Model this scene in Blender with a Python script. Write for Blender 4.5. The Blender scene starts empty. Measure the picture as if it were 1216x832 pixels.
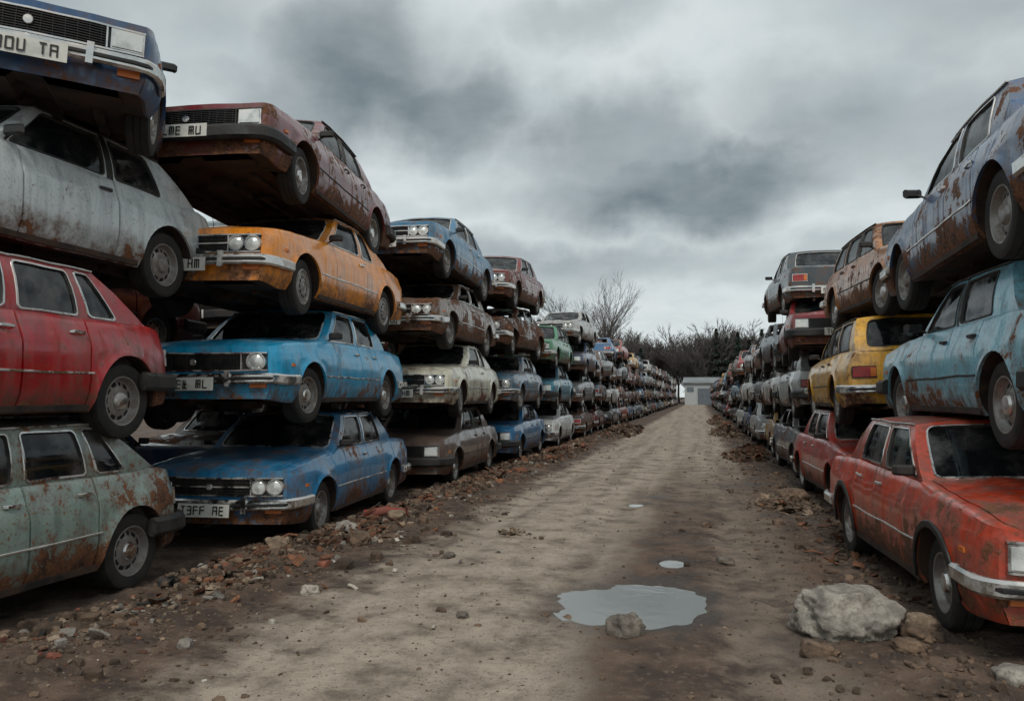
import bpy, math, random, bmesh
import numpy as np
from mathutils import Vector, Matrix, noise
random.seed(7)
S=bpy.context.scene
col=S.collection
def lerp(a,b,t): return a+(b-a)*t
def clamp(x,a=0.,b=1.): return max(a,min(b,x))
def sstep(a,b,x):
    t=clamp((x-a)/(b-a)); return t*t*(3-2*t)
# ------------------------------------------------------------------ node helpers
class NT:
    def __init__(s,tree): s.t=tree; s.n=tree.nodes; s.l=tree.links
    def node(s,typ,ins=None,**kw):
        n=s.n.new(typ)
        for k,v in kw.items(): setattr(n,k,v)
        if ins:
            for k,v in ins.items(): s.set(n.inputs[k],v)
        return n
    def set(s,sock,v):
        if isinstance(v,bpy.types.NodeSocket): s.l.new(v,sock)
        else:
            if isinstance(v,(tuple,list)) and len(v)==3 and sock.type=='RGBA': v=(*v,1)
            sock.default_value=v
    def math(s,op,a,b=0.0,c=None,clampit=False):
        n=s.n.new('ShaderNodeMath'); n.operation=op; n.use_clamp=clampit
        s.set(n.inputs[0],a); s.set(n.inputs[1],b)
        if c is not None: s.set(n.inputs[2],c)
        return n.outputs[0]
    def vmath(s,op,a,b=None,out=0):
        n=s.n.new('ShaderNodeVectorMath'); n.operation=op
        s.set(n.inputs[0],a)
        if b is not None: s.set(n.inputs[1],b)
        return n.outputs['Value'] if op in('LENGTH','DOT_PRODUCT','DISTANCE') else n.outputs[0]
    def mix(s,f,a,b,mode='MIX'):
        n=s.n.new('ShaderNodeMix'); n.data_type='RGBA'; n.blend_type=mode
        s.set(n.inputs[0],f); s.set(n.inputs[6],a); s.set(n.inputs[7],b)
        return n.outputs[2]
    def mr(s,v,a,b,c=0.,d=1.,smooth=True):
        n=s.n.new('ShaderNodeMapRange'); n.interpolation_type='SMOOTHSTEP' if smooth else 'LINEAR'
        for i,x in enumerate((v,a,b,c,d)): s.set(n.inputs[i],x)
        return n.outputs[0]
    def noise(s,vec,scale,detail=4,rough=.55,color=False):
        n=s.node('ShaderNodeTexNoise',{'Scale':scale,'Detail':detail,'Roughness':rough})
        if vec is not None: s.l.new(vec,n.inputs['Vector'])
        return n.outputs['Color'] if color else n.outputs['Fac']
def mat(name):
    m=bpy.data.materials.new(name); m.use_nodes=True
    nt=NT(m.node_tree); bs=m.node_tree.nodes['Principled BSDF']
    return m,nt,bs
def bump(nt,bs,h,strength=.3,dist=.01):
    b=nt.node('ShaderNodeBump',{'Strength':strength,'Distance':dist,'Height':h}); nt.l.new(b.outputs[0],bs.inputs['Normal'])
# ------------------------------------------------------------------ car materials
def objvec(nt):
    tc=nt.node('ShaderNodeTexCoord'); oi=nt.node('ShaderNodeObjectInfo')
    r=nt.math('MULTIPLY',oi.outputs['Random'],57.)
    c=nt.node('ShaderNodeCombineXYZ',{0:r,1:r,2:r})
    return nt.vmath('ADD',tc.outputs['Object'],c.outputs[0]),tc,oi
def make_paint():
    m,nt,bs=mat('weathered_paint')
    v,tc,oi=objvec(nt)
    sep=nt.node('ShaderNodeSeparateXYZ',{0:tc.outputs['Object']})
    z=sep.outputs[2]
    a=nt.math('MULTIPLY',oi.outputs['Object Index'],.01)
    n1=nt.noise(v,1.9,6,.66); n2=nt.noise(v,11,5,.62); n3=nt.noise(v,45,3,.6)
    mp=nt.node('ShaderNodeMapping',{0:v}); mp.inputs['Scale'].default_value=(9,9,.8)
    st=nt.noise(mp.outputs[0],1.,4,.6)
    low=nt.mr(z,.22,.62,.10,0.)
    rv=nt.math('ADD',nt.math('ADD',nt.math('MULTIPLY',n1,.60),nt.math('MULTIPLY',n2,.30)),nt.math('ADD',low,nt.math('MULTIPLY',n3,.10)))
    th=nt.math('SUBTRACT',.71,nt.math('MULTIPLY',a,.29))
    rust=nt.mr(rv,th,nt.math('ADD',th,.025))
    chips=nt.mr(nt.math('ADD',n3,nt.math('MULTIPLY',n2,.5)),nt.math('SUBTRACT',1.01,nt.math('MULTIPLY',a,.20)),nt.math('SUBTRACT',1.04,nt.math('MULTIPLY',a,.20)))
    rust=nt.math('MAXIMUM',rust,chips)
    halo=nt.mr(rv,nt.math('SUBTRACT',th,.10),nt.math('ADD',th,.02))
    base=oi.outputs['Color']
    hs=nt.node('ShaderNodeHueSaturation',{'Color':base,'Saturation':nt.mr(n1,.3,.7,1.12,.88),'Value':nt.mr(st,.25,.75,.60,1.2)})
    c=hs.outputs[0]
    geo=nt.node('ShaderNodeNewGeometry'); gs=nt.node('ShaderNodeSeparateXYZ',{0:geo.outputs['Normal']})
    up=nt.mr(gs.outputs[2],.5,.95)
    fade=nt.math('MULTIPLY',nt.mr(nt.math('ADD',n1,nt.math('MULTIPLY',n2,.35)),.64,.80),nt.math('ADD',.05,nt.math('MULTIPLY',up,.22)))
    c=nt.mix(fade,c,(.34,.33,.31))
    dust=nt.math('MULTIPLY',up,nt.mr(n2,.38,.7,.04,.42))
    dirt=nt.math('ADD',nt.math('MULTIPLY',nt.mr(z,.2,.54,.9,0.),nt.mr(n2,.3,.65,.25,1.)),nt.math('MULTIPLY',nt.mr(st,.50,.68),.45))
    dd=nt.math('MAXIMUM',dust,dirt,clampit=True)
    c=nt.mix(nt.math('MULTIPLY',dd,.78),c,(.085,.062,.045))
    # grimy cloudy film with fine mottling
    c=nt.mix(nt.mr(n3,.50,.72,0,.30),c,(.05,.038,.030))
    c=nt.mix(nt.math('MULTIPLY',halo,.55),c,(.10,.042,.020))
    rc=nt.mix(nt.mr(n2,.35,.65),(.026,.013,.009),(.14,.052,.020))
    rc=nt.mix(nt.mr(n3,.45,.7,0,.6),rc,(.23,.10,.045))
    c=nt.mix(rust,c,rc)
    nt.set(bs.inputs['Base Color'],c)
    bad=nt.math('MAXIMUM',rust,dd,clampit=True)
    nt.set(bs.inputs['Roughness'],nt.mr(bad,0,1,.34,.88,False))
    nt.set(bs.inputs['Coat Weight'],nt.mr(bad,0.,.6,.6,0.)); nt.set(bs.inputs['Coat Roughness'],nt.mr(n1,.3,.7,.04,.22))
    h=nt.math('ADD',nt.math('MULTIPLY',rust,nt.math('ADD',n3,n2)),nt.math('MULTIPLY',n1,.6))
    bump(nt,bs,h,.4,.007)
    return m
def simple(name,colr,rough=.6,metal=0.,n=6.,var=.35,dirt=.3,dcol=(.12,.09,.07),bmp=.2):
    m,nt,bs=mat(name); v,tc,oi=objvec(nt)
    n1=nt.noise(v,n,5,.6); n2=nt.noise(v,n*6,3,.6)
    c=nt.mix(nt.mr(n1,.3,.7),tuple(x*(1-var) for x in colr),tuple(x*(1+var) for x in colr))
    c=nt.mix(nt.mr(n1,.5-dirt*.3,.62,0,dirt*1.6 if dirt<.6 else 1.),c,dcol)
    nt.set(bs.inputs['Base Color'],c); nt.set(bs.inputs['Roughness'],nt.mr(n1,.4,.65,rough,min(1,rough+.35)))
    if metal: nt.set(bs.inputs['Metallic'],nt.mr(n1,.45,.65,metal,metal*.3))
    if bmp: bump(nt,bs,nt.math('ADD',n1,n2),bmp,.006)
    return m
def make_glass():
    m,nt,bs=mat('dirty_glass'); v,tc,oi=objvec(nt)
    n1=nt.noise(v,3,5,.65); n2=nt.noise(v,20,4,.6)
    nt.set(bs.inputs['Base Color'],nt.mix(nt.mr(n1,.42,.7,0.,.5),(.010,.013,.015),(.10,.088,.075)))
    nt.set(bs.inputs['Roughness'],nt.mr(n1,.4,.7,.03,.4))
    bs.inputs['IOR'].default_value=1.75
    tr=nt.node('ShaderNodeBsdfTransparent',{'Color':(.55,.62,.62)})
    f=nt.mr(n1,.35,.68,.48,.92)
    mx=nt.node('ShaderNodeMixShader',{0:f}); nt.l.new(tr.outputs[0],mx.inputs[1]); nt.l.new(bs.outputs[0],mx.inputs[2])
    out=m.node_tree.nodes['Material Output']; nt.l.new(mx.outputs[0],out.inputs[0])
    return m
CM=[make_paint(),make_glass(),
 simple('black_trim',(.011,.011,.011),.45,dirt=.2,dcol=(.06,.046,.035)),
 simple('aged_chrome',(.66,.66,.64),.16,1.,dirt=.28,dcol=(.16,.10,.06)),
 simple('rusty_underbody',(.022,.015,.011),.9,n=5,var=.6,dirt=.5,dcol=(.055,.029,.017),bmp=.6),
 simple('interior_cloth',(.018,.016,.015),.9,bmp=.1),
 simple('headlight_glass',(.66,.68,.66),.10,0.3,dirt=.15,bmp=0),
 simple('amber_lens',(.62,.16,.02),.25,dirt=.2,bmp=0),
 simple('red_lens',(.30,.012,.012),.2,dirt=.2,bmp=0),
 simple('tyre_rubber',(.011,.0105,.010),.78,n=9,dirt=.35,dcol=(.036,.029,.023),bmp=.4),
 simple('steel_rim',(.36,.35,.33),.38,.5,n=14,dirt=.45,dcol=(.075,.042,.025)),
 simple('number_plate_white',(.68,.68,.62),.5,dirt=.2,bmp=0),
 simple('shut_line_dark',(.004,.004,.004),.9,dirt=0,bmp=0)]
PAINT,GLASS,TRIM,CHROME,UNDER,INTER,LAMP,AMBER,REDL,TYRE,RIM,PLATE,GAP=range(13)
# ------------------------------------------------------------------ mesh builder
class MB:
    def __init__(s): s.v=[]; s.f=[]; s.m=[]
    def P(s,p): s.v.append(Vector(p)); return len(s.v)-1
    def F(s,idx,m):
        u=[]
        for i in idx:
            if i not in u: u.append(i)
        if len(u)>=3: s.f.append(u); s.m.append(m)
    def grid(s,rows,m):
        ids=[[s.P(p) for p in r] for r in rows]
        for a,b in zip(ids[:-1],ids[1:]):
            for j in range(len(a)-1): s.F((a[j],a[j+1],b[j+1],b[j]),m)
        return ids
    def box(s,c,d,m,nx=1,rot=None):
        cx,cy,cz=c; hx,hy,hz=[q/2 for q in d]
        st=len(s.v); xs=[-hx+2*hx*i/nx for i in range(nx+1)]
        for x in xs:
            for (y,z) in ((-hy,-hz),(hy,-hz),(hy,hz),(-hy,hz)):
                p=Vector((x,y,z))
                if rot is not None: p=rot@p
                s.P((p.x+cx,p.y+cy,p.z+cz))
        for i in range(nx):
            a=st+4*i
            for k in range(4): s.F((a+k,a+(k+1)%4,a+4+(k+1)%4,a+4+k),m)
        s.F((st,st+3,st+2,st+1),m); e=st+4*nx; s.F((e,e+1,e+2,e+3),m)
    def sweep(s,path,sec,m,up=Vector((0,0,1)),cap=True):
        path=[Vector(p) for p in path]; rings=[]
        for i,p in enumerate(path):
            t=(path[min(i+1,len(path)-1)]-path[max(i-1,0)])
            if t.length<1e-9: t=Vector((0,1,0))
            t.normalize(); sd=t.cross(up)
            if sd.length<1e-3: sd=Vector((1,0,0))
            sd.normalize(); u2=sd.cross(t)
            rings.append([s.P(p+sd*a+u2*b) for a,b in sec])
        n=len(sec)
        for a,b in zip(rings[:-1],rings[1:]):
            for k in range(n): s.F((a[k],a[(k+1)%n],b[(k+1)%n],b[k]),m)
        if cap: s.F(rings[0][::-1],m); s.F(rings[-1],m)
    def tube(s,path,r,m,n=8):
        s.sweep(path,[(r*math.cos(2*math.pi*k/n),r*math.sin(2*math.pi*k/n)) for k in range(n)],m)
    def lathe(s,c,axis,prof,n,mf):
        c=Vector(c); axis=Vector(axis).normalized()
        a=Vector((0,0,1)) if abs(axis.z)<.9 else Vector((0,1,0)); b=axis.cross(a).normalized(); a=b.cross(axis)
        R=[[s.P(c+axis*o+(a*math.cos(2*math.pi*k/n)+b*math.sin(2*math.pi*k/n))*r) for k in range(n)] for r,o in prof]
        for i in range(len(prof)-1):
            for k in range(n): s.F((R[i][k],R[i][(k+1)%n],R[i+1][(k+1)%n],R[i+1][k]),mf(i,k))
    def build(s,name,mats,angle=32,smooth=True):
        me=bpy.data.meshes.new(name); me.from_pydata([tuple(p) for p in s.v],[],s.f)
        for m in mats: me.materials.append(m)
        me.polygons.foreach_set('material_index',s.m)
        me.polygons.foreach_set('use_smooth',[smooth]*len(s.f)); me.update()
        if smooth: me.set_sharp_from_angle(angle=math.radians(angle))
        return me
def rrect(w,h,r=.3):
    a,b=w/2,h/2; k=min(a,b)*r*2
    return [(-a+k,-b),(a-k,-b),(a,-b+k),(a,b-k),(a-k,b),(-a+k,b),(-a,b-k),(-a,-b+k)]
STY={
 'sedan':dict(L=4.24,af=-1.33,ar=1.22,st=[(-.82,-.30),(-.73,-.22),(.14,.16),(.21,.22),(.92,.80),(1.36,.96)],k='SWSWS',seams=(-.64,.175,.81),handles=(.06,.70)),
 'hatch':dict(L=3.9,af=-1.2,ar=1.12,st=[(-.72,-.22),(-.64,-.15),(.42,.40),(.50,.47),(1.15,1.0),(1.74,1.22)],k='SWSWS',seams=(-.52,.46),handles=(.33,)),
 'fastback':dict(L=3.74,af=-1.10,ar=1.29,st=[(-.66,-.16),(-.57,-.08),(.22,.24),(.29,.30),(.88,.82),(.95,.87),(1.30,1.02),(1.68,1.10)],k='SWSWSWS',seams=(-.48,.255,.88),handles=(.14,.77)),
 'wagon':dict(L=4.26,af=-1.33,ar=1.22,st=[(-.82,-.30),(-.73,-.22),(.14,.16),(.21,.22),(.92,.90),(1.0,.97),(1.80,1.60),(2.04,1.76)],k='SWSWSWS',seams=(-.64,.175,.81),handles=(.06,.70)),
 'coupe':dict(L=4.2,af=-1.33,ar=1.2,st=[(-.66,-.12),(-.57,-.04),(.42,.38),(.49,.45),(.95,.70),(1.55,.82)],k='SWSWS',seams=(-.5,.455),handles=(.33,)),
}
def car_mesh(name,style='sedan',W=1.70,H=1.34,lights='rect',bumper='chrome',trim='chrome',seed=1,crush=0.,dent=.007,hood=True,miss=0.,rake=.06,hub='steel',sidetrim=True,arch=False):
    D=STY[style]; rnd=random.Random(seed); mb=MB()
    L=D['L']; yf=-L/2; yr=L/2; r=.295; R=.355; sill=.215; st=D['st']; cowl=st[0][0]; rb=st[-1][0]
    TR=CHROME if trim=='chrome' else TRIM
    hf,hc,hr=.765,.885,(.85 if style in('sedan','coupe') else .87)
    def top(y):
        if y<cowl: return lerp(hf,hc,clamp((y-yf)/(cowl-yf))**.75)
        if y<rb: return lerp(hc,.90,(y-cowl)/(rb-cowl))
        return lerp(.90,hr,clamp((y-rb)/max(.01,yr-rb)))
    def hw(y):
        a=clamp(1-(y-yf)/.9); b=clamp(1-(y-yf)/.13); c=clamp(1-(yr-y)/.9); d=clamp(1-(yr-y)/.13)
        return W/2-.04*a*a-.045*b*b-.05*c*c-.045*d*d
    def X(y,z):
        b=.042*((z-.52)/.32)**2
        if z>.70: b+=.022*((z-.70)/.2)
        if .655<z<=.70: b-=.006
        if z<.31: b+=.035*((.31-z)/.1)
        fl=0
        for ya in (D['af'],D['ar']):
            d=math.hypot(y-ya,z-r); fl=max(fl,.02*max(0,1-abs(d-R)/.05))
        return hw(y)-b+fl
    arches=(D['af'],D['ar'])
    def zb(y):
        for ya in arches:
            if abs(y-ya)<=R+1e-6: return r+math.sqrt(max(0,R*R-(y-ya)**2))
        e=clamp(1-(y-yf)/.3); g=clamp(1-(yr-y)/.5)
        return sill+.04*e+.06*g
    ys={yf,yf+.012,yf+.035,yf+.075,yf+.13,yf+.22,yr,yr-.012,yr-.035,yr-.075,yr-.13,yr-.22,cowl,rb}
    y=yf+.32
    while y<yr-.25: ys.add(round(y,4)); y+=.11
    ys={q for q in ys if all(abs(q-a)>R+.012 for a in arches) or q in(cowl,rb)}
    for a in arches:
        for k in range(17): ys.add(a-R*math.cos(math.pi*k/16))
        ys.add(a-R-.003); ys.add(a+R+.003)
    ins={}
    for s_ in D['seams']:
        ys={q for q in ys if abs(q-s_)>.018}
        for o,i in((-.010,0),(-.0055,.016),(.0055,.016),(.010,0)): ys.add(s_+o); ins[s_+o]=i
    ys=sorted(ys)
    hk=(.8,.6,.4,.2,0.)
    for sx in(1,-1):
        cols=[]
        for y in ys:
            b=zb(y); zt=top(y); i=ins.get(y,0.)
            zs=[lerp(b,.70,k) for k in(0,.06,.28,.52,.78,1)]+[lerp(.70,zt,k) for k in(.35,.75,1)]
            pts=[(.58,y,b+.015),(X(y,b)-.025,y,b+.004)]+[(X(y,z)-i,y,z) for z in zs]
            e=clamp(min(y-yf,yr-y)/.2); xe=X(y,zt)-i
            pts+=[(xe-.012,y,zt+.010*e-i),(xe-.05,y,zt+.018*e-i),(xe-.078,y,zt+.020*e-i),(xe-.080,y,zt+.008*e-.006),(xe-.090,y,zt+.008*e-.006),(xe-.092,y,zt+.021*e)]
            for k in hk: pts.append((k*(xe-.092),y,zt+.021*e+.028*e*(1-k*k)+(.010*e if k==.4 else 0)))
            cols.append([mb.P((sx*p[0],p[1],p[2])) for p in pts])
        n=len(cols[0]); ng=13
        for c in range(len(ys)-1):
            ym=(ys[c]+ys[c+1])/2; seam=ins.get(ys[c],0)>0 and ins.get(ys[c+1],0)>0
            for k in range(n-1):
                m=PAINT
                if k==0: m=UNDER
                elif seam and k<11: m=GAP
                elif k==ng: m=GAP
                if k>=11 and cowl<ym<rb: continue
                if (not hood) and k>=ng and yf+.14<ym<cowl-.06: continue
                mb.F((cols[c][k],cols[c][k+1],cols[c+1][k+1],cols[c+1][k]),m)
        for a in arches:
            arc=[mb.P((sx*.58,a-R*math.cos(math.pi*k/10),r+R*math.sin(math.pi*k/10))) for k in range(11)]
            mb.F(arc,UNDER)
            if arch:
                pth=[]
                for k in range(0,15):
                    t=math.pi*(k/14); yy=a-(R+.018)*math.cos(t); zz=r-.03*(k in(0,14))+(R+.018)*math.sin(t); pth.append((sx*(X(yy,max(.3,zz))+.004),yy,zz))
                mb.sweep(pth,rrect(.05,.022),TRIM,up=Vector((1,0,0)))
    fx=[1,.97,.90,.88,.7,.53,.35,.18,0]; fx=fx+[-q for q in fx[-2::-1]]
    for ye in(yf,yr):
        zt=top(ye); b=zb(ye)
        zs=[b]+[lerp(b,.70,k) for k in(.28,.52,.78,1)]+[lerp(.70,zt,k) for k in(.5,1)]
        mb.grid([[(q*X(ye,z),ye,z) for q in fx] for z in zs],PAINT)
    # ---------------- greenhouse
    zg=H-.052; xr=W/2-.205
    xbase=lambda y: X(y,top(y))-.03
    def rz(s,t): return zg+.048*(1-abs(s)**3)*(.7+.3*4*t*(1-t))
    yrf=st[0][1]; yrr=st[-1][1]
    def roofx(t): return xr-.03*clamp(abs(t-.45)*2)**2
    def tt(yt): return clamp((yt-yrf)/(yrr-yrf))
    def side(sx,a,b):
        def f(u,v):
            yb_=lerp(a[0],b[0],u); yt_=lerp(a[1],b[1],u)
            p0=Vector((xbase(yb_),yb_,top(yb_)+.004)); p1=Vector((roofx(tt(yt_)),yt_,zg))
            p=p0.lerp(p1,v); p.x+=.022*4*v*(1-v); p.x*=sx
            return p
        return f
    def screen(front):
        y0,y1=(st[0] if front else st[-1]); t=0 if front else 1; sg=-1 if front else 1
        bb,bt=(.07,.05) if front else (.05,.04)
        def f(u,v):
            s=2*u-1
            p0=Vector((s*xbase(y0),y0+sg*bb*(1-s*s),top(y0)+.004+.012*(1-s*s))); p1=Vector((s*roofx(t),y1+sg*bt*(1-s*s),rz(s,t)))
            p=p0.lerp(p1,v); p.x+=s*.022*4*v*(1-v); p.y+=sg*.02*4*v*(1-v)*(1-s*s)
            return p
        return f
    cen=Vector((0,.2,1.0))
    def cell(mapf,u0,u1,v0,v1,rad,nsub,glass,rim):
        wu=(mapf(1,.5)-mapf(0,.5)).length; wv=(mapf(.5,1)-mapf(.5,0)).length
        def off(u,v,o):
            p=mapf(u,v); e=1e-3
            n=(mapf(min(1,u+e),v)-mapf(max(0,u-e),v)).cross(mapf(u,min(1,v+e))-mapf(u,max(0,v-e)))
            if n.length<1e-12: return p
            n.normalize()
            if n.dot(p-cen)<0: n=-n
            return p+n*o
        def poly(g):
            a0,a1,b0,b1=u0+g/wu,u1-g/wu,v0+g/wv,v1-g/wv; ru,rv=max(.003,(rad-g*.6))/wu,max(.003,(rad-g*.6))/wv
            pts=[];outs=[]
            Cc=[(a0+ru,b0+rv,180,0,0),(a1-ru,b0+rv,270,1,0),(a1-ru,b1-rv,0,1,1),(a0+ru,b1-rv,90,0,1)]
            for ci,(cu,cv,an,ou,ov) in enumerate(Cc):
                for k in range(5):
                    t=math.radians(an+90*k/4); p=(cu+ru*math.cos(t),cv+rv*math.sin(t)); pts.append(p)
                    if k in(0,4):
                        horiz=(ci in(0,2))==(k==4)
                        outs.append((p[0],ov) if horiz else (ou,p[1]))
                    else: outs.append((ou,ov))
                nc=Cc[(ci+1)%4]; t=math.radians(nc[2]); q=(nc[0]+ru*math.cos(t),nc[1]+rv*math.sin(t)); p=pts[-1]
                for k in range(1,nsub):
                    w=(lerp(p[0],q[0],k/nsub),lerp(p[1],q[1],k/nsub)); pts.append(w)
                    outs.append((w[0],ov) if ci in(0,2) else ((1 if ci==1 else 0),w[1]))
            return (pts,outs)
        p0,o0=poly(0)
        rings=[[mb.P(mapf(*q)) for q in o0],[mb.P(mapf(*q)) for q in p0],
               [mb.P(off(*q,.006)) for q in poly(.003)[0]],[mb.P(off(*q,.006)) for q in poly(.016)[0]],[mb.P(off(*q,-.016)) for q in poly(.022)[0]]]
        n=len(p0)
        for i,m in enumerate((PAINT,rim,rim,TRIM)):
            for k in range(n): mb.F((rings[i][k],rings[i][(k+1)%n],rings[i+1][(k+1)%n],rings[i+1][k]),m)
        if glass:
            nu=max(2,nsub)
            mb.grid([[off(lerp(u0,u1,i/nu),lerp(v0,v1,j/4),-.012) for i in range(nu+1)] for j in range(5)],GLASS)
    for sx in(1,-1):
        for i,k in enumerate(D['k']):
            f=side(sx,st[i],st[i+1])
            if k=='S':
                mb.grid([[f(u,v) for u in(0,.5,1)] for v in(0,.2,.4,.6,.8,1)],PAINT if not(i==2 and trim!='chrome') else TRIM)
            else: cell(f,.02,.98,.05,.93,.04,3,rnd.random()>=miss,TR)
        mb.sweep([(sx*(roofx(tt(y))+.008),y,zg+.002) for y in np.linspace(yrf,yrr,7)],rrect(.022,.014),TR)
    cell(screen(True),.055,.945,.06,.93,.06,8,rnd.random()>=miss,TR)
    cell(screen(False),.10,.90,.10,.90,.06,8,rnd.random()>=miss,TR)
    mb.grid([[ (s*roofx(t), lerp(yrf,yrr,t)-.05*(1-s*s)*(1-t)+.04*(1-s*s)*t, rz(s,t)) for s in [k/8 for k in range(-8,9)]] for t in [k/9 for k in range(10)]],PAINT)
    # ---------------- interior
    mb.box((0,(cowl+rb)/2,.30),(1.30,rb-cowl+.1,.04),INTER)
    for sx in(1,-1):
        mb.box((sx*.70,(cowl+rb)/2-.0,.55),(.03,rb-cowl-.1,.56),INTER)
        mb.box((sx*.36,.02,.50),(.48,.50,.16),INTER); mb.box((sx*.36,.30,.80),(.46,.12,.56),INTER,rot=Matrix.Rotation(-.22,3,'X'))
        mb.box((sx*.36,.37,1.12),(.24,.08,.14),INTER)
    mb.box((0,cowl+.22,.78),(1.3,.34,.20),INTER)
    yb2=min(1.05,st[-2][0]-.0); mb.box((0,yb2-.25,.50),(1.2,.45,.16),INTER); mb.box((0,yb2,.78),(1.2,.12,.46),INTER,rot=Matrix.Rotation(-.3,3,'X'))
    mb.box((0,(yb2+rb)/2+.05,.86),(1.2,max(.05,rb-yb2),.02),INTER)
    mb.lathe((.36,cowl+.48,.90),(0,.9,.35),[(.19,0),(.20,.012),(.19,.024),(.18,.012),(.19,0)],18,lambda i,k:INTER)
    mb.box((0,cowl-.02,.62),(1.35,.03,.5),UNDER)
    if not hood:
        mb.box((0,(yf+cowl)/2,.42),(1.1,cowl-yf-.3,.04),UNDER)
        for sx in(1,-1): mb.box((sx*.6,(yf+cowl)/2,.62),(.03,cowl-yf-.3,.4),UNDER)
        mb.box((0,-1.35,.60),(.34,.62,.34),UNDER); mb.box((.12,-1.4,.80),(.16,.5,.08),TRIM); mb.lathe((-.12,-1.35,.78),(0,0,1),[(.17,0),(.18,.04),(.16,.09),(0,.09)],16,lambda i,k:TRIM)
        mb.box((-.45,-1.1,.66),(.2,.28,.2),TRIM); mb.box((0,-1.85,.60),(.6,.06,.36),TRIM)
        mb.tube([(.1,-1.8,.75),(.3,-1.6,.82),(.25,-1.3,.8)],.025,TRIM)
    # ---------------- underbody
    mb.grid([[(x,y,.235+(.05 if abs(x)<.1 else 0)) for x in(-.6,-.45,-.13,-.09,.09,.13,.45,.6)] for y in np.linspace(yf+.1,yr-.1,20)],UNDER)
    for sx in(1,-1): mb.box((sx*.42,0,.215),(.07,L-.9,.05),UNDER)
    for y in(-.9,-.2,.7): mb.box((0,y,.215),(1.1,.06,.045),UNDER)
    mb.box((0,D['af']+.05,.23),(.30,.42,.16),UNDER)
    mb.tube([(-.6,D['af'],.27),(.6,D['af'],.27)],.03,UNDER); mb.tube([(-.6,D['ar'],.28),(.6,D['ar'],.28)],.04,UNDER)
    mb.lathe((0,D['ar'],.28),(1,0,0),[(0,-.1),(.08,-.07),(.11,0),(.08,.07),(0,.1)],10,lambda i,k:UNDER)
    mb.tube([(.2,-1.0,.2),(.2,.5,.19),(.3,1.0,.24),(.35,1.6,.22),(.38,yr+.02,.23)],.024,UNDER)
    mb.tube([(.22,.0,.19),(.22,.55,.19)],.075,UNDER,10); mb.tube([(0,-.9,.22),(0,D['ar']-.1,.26)],.03,UNDER)
    mb.box((-.22,1.75 if L>4.1 else 1.5,.25),(.55,.42,.12),UNDER)
    # ---------------- front end
    xn=X(yf,.6)
    mb.box((0,yf+.002,.615),(2*(xn-.035),.02,.165),TRIM,nx=14)
    fz0,fz1=.535,.695
    for z in(fz0-.004,fz1+.004): mb.box((0,yf-.012,z),(2*(xn-.03),.03,.013),TR,nx=14)
    gx=.42 if lights=='round2' else .49
    nb=6 if lights!='rect' else 8
    for k in range(nb):
        z=lerp(fz0+.018,fz1-.018,k/(nb-1)); mb.box((0,yf-.016,z),(2*gx,.016,.005),TRIM,nx=10)
    for q in range(-6,7): mb.box((q*gx/6.5,yf-.014,.615),(.005,.012,.15),TRIM)
    if lights=='round2': mb.box((0,yf-.022,.615),(2*gx,.02,.012),CHROME,nx=10)
    mb.lathe((0,yf-.03,.615),(0,-1,0),[(.035,0),(.03,.008),(0,.01)],12,lambda i,k:CHROME)
    for sx in(1,-1):
        mb.box((sx*gx,yf-.015,.615),(.012,.03,.15),TR)
        if lights=='rect':
            mb.box((sx*(xn-.14),yf-.012,.615),(.215,.03,.148),CHROME,nx=3); mb.box((sx*(xn-.14),yf-.022,.615),(.19,.03,.124),LAMP,nx=3)
        elif lights=='round2':
            for xx in(xn-.105,xn-.265): mb.lathe((sx*xx,yf+.0,.615),(0,-1,0),[(.078,0),(.078,.035),(.066,.035),(.062,.022),(.04,.034),(0,.04)],20,lambda i,k:CHROME if i<3 else LAMP)
        else:
            mb.lathe((sx*(xn-.13),yf+.0,.615),(0,-1,0),[(.092,0),(.09,.04),(.078,.04),(.074,.024),(.05,.04),(0,.048)],22,lambda i,k:CHROME if i<3 else LAMP)
            mb.box((sx*(xn-.02),yf+.03,.60),(.03,.05,.10),AMBER)
        mb.box((sx*(xn-.12),yf-.006,.385),(.15,.03,.05),AMBER,nx=2)
        mb.box((sx*(X(yf+.35,.6)+.003),yf+.33,.60),(.012,.07,.03),AMBER)
        xq=X(yr,.62)
        mb.box((sx*(xq-.13),yr+.006,.655),(.25,.03,.12),REDL,nx=3); mb.box((sx*(xq-.23),yr+.010,.655),(.06,.03,.10),AMBER)
        mb.box((sx*(xq-.13),yr+.003,.655),(.27,.026,.14),TR,nx=3)
    bw,bh,bm=(.055,.10,CHROME) if bumper=='chrome' else (.09,.145,TRIM)
    W2=W/2
    for e,sg in((yf,1),(yr,-1)):
        half=[(W2+.005,e+sg*.42),(W2+.002,e+sg*.22),(W2-.01,e+sg*.09),(W2-.04,e+sg*.0),(W2-.09,e-sg*.055),(W2-.17,e-sg*.075),(.45,e-sg*.08),(.25,e-sg*.08),(0,e-sg*.08)]
        full=[(x,y,.45) for x,y in half]+[(-x,y,.45) for x,y in half[-2::-1]]
        mb.sweep(full,rrect(bw,bh,.32),bm)
        if bumper=='chrome': mb.sweep([(p[0]*1.012,p[1]-sg*.028 if abs(p[0])<W2-.05 else p[1],.45) for p in full],rrect(.02,.03),TRIM)
        for sx in(1,-1):
            mb.box((sx*.42,e+sg*.0,.44),(.05,.12,.05),UNDER)
            if bumper=='chrome': mb.box((sx*.40,e-sg*.115,.45),(.045,.03,.15),CHROME)
    pz=.46 if bumper!='chrome' else .40
    GL={'A':'0245','B':'01235','C':'034','E':'0234','F':'023','H':'012','I':'5','L':'04','U':'014','O':'0134','P':'0236','T':'35','N':'013','M':'0135','S':'2346','Z':'234'}
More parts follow.
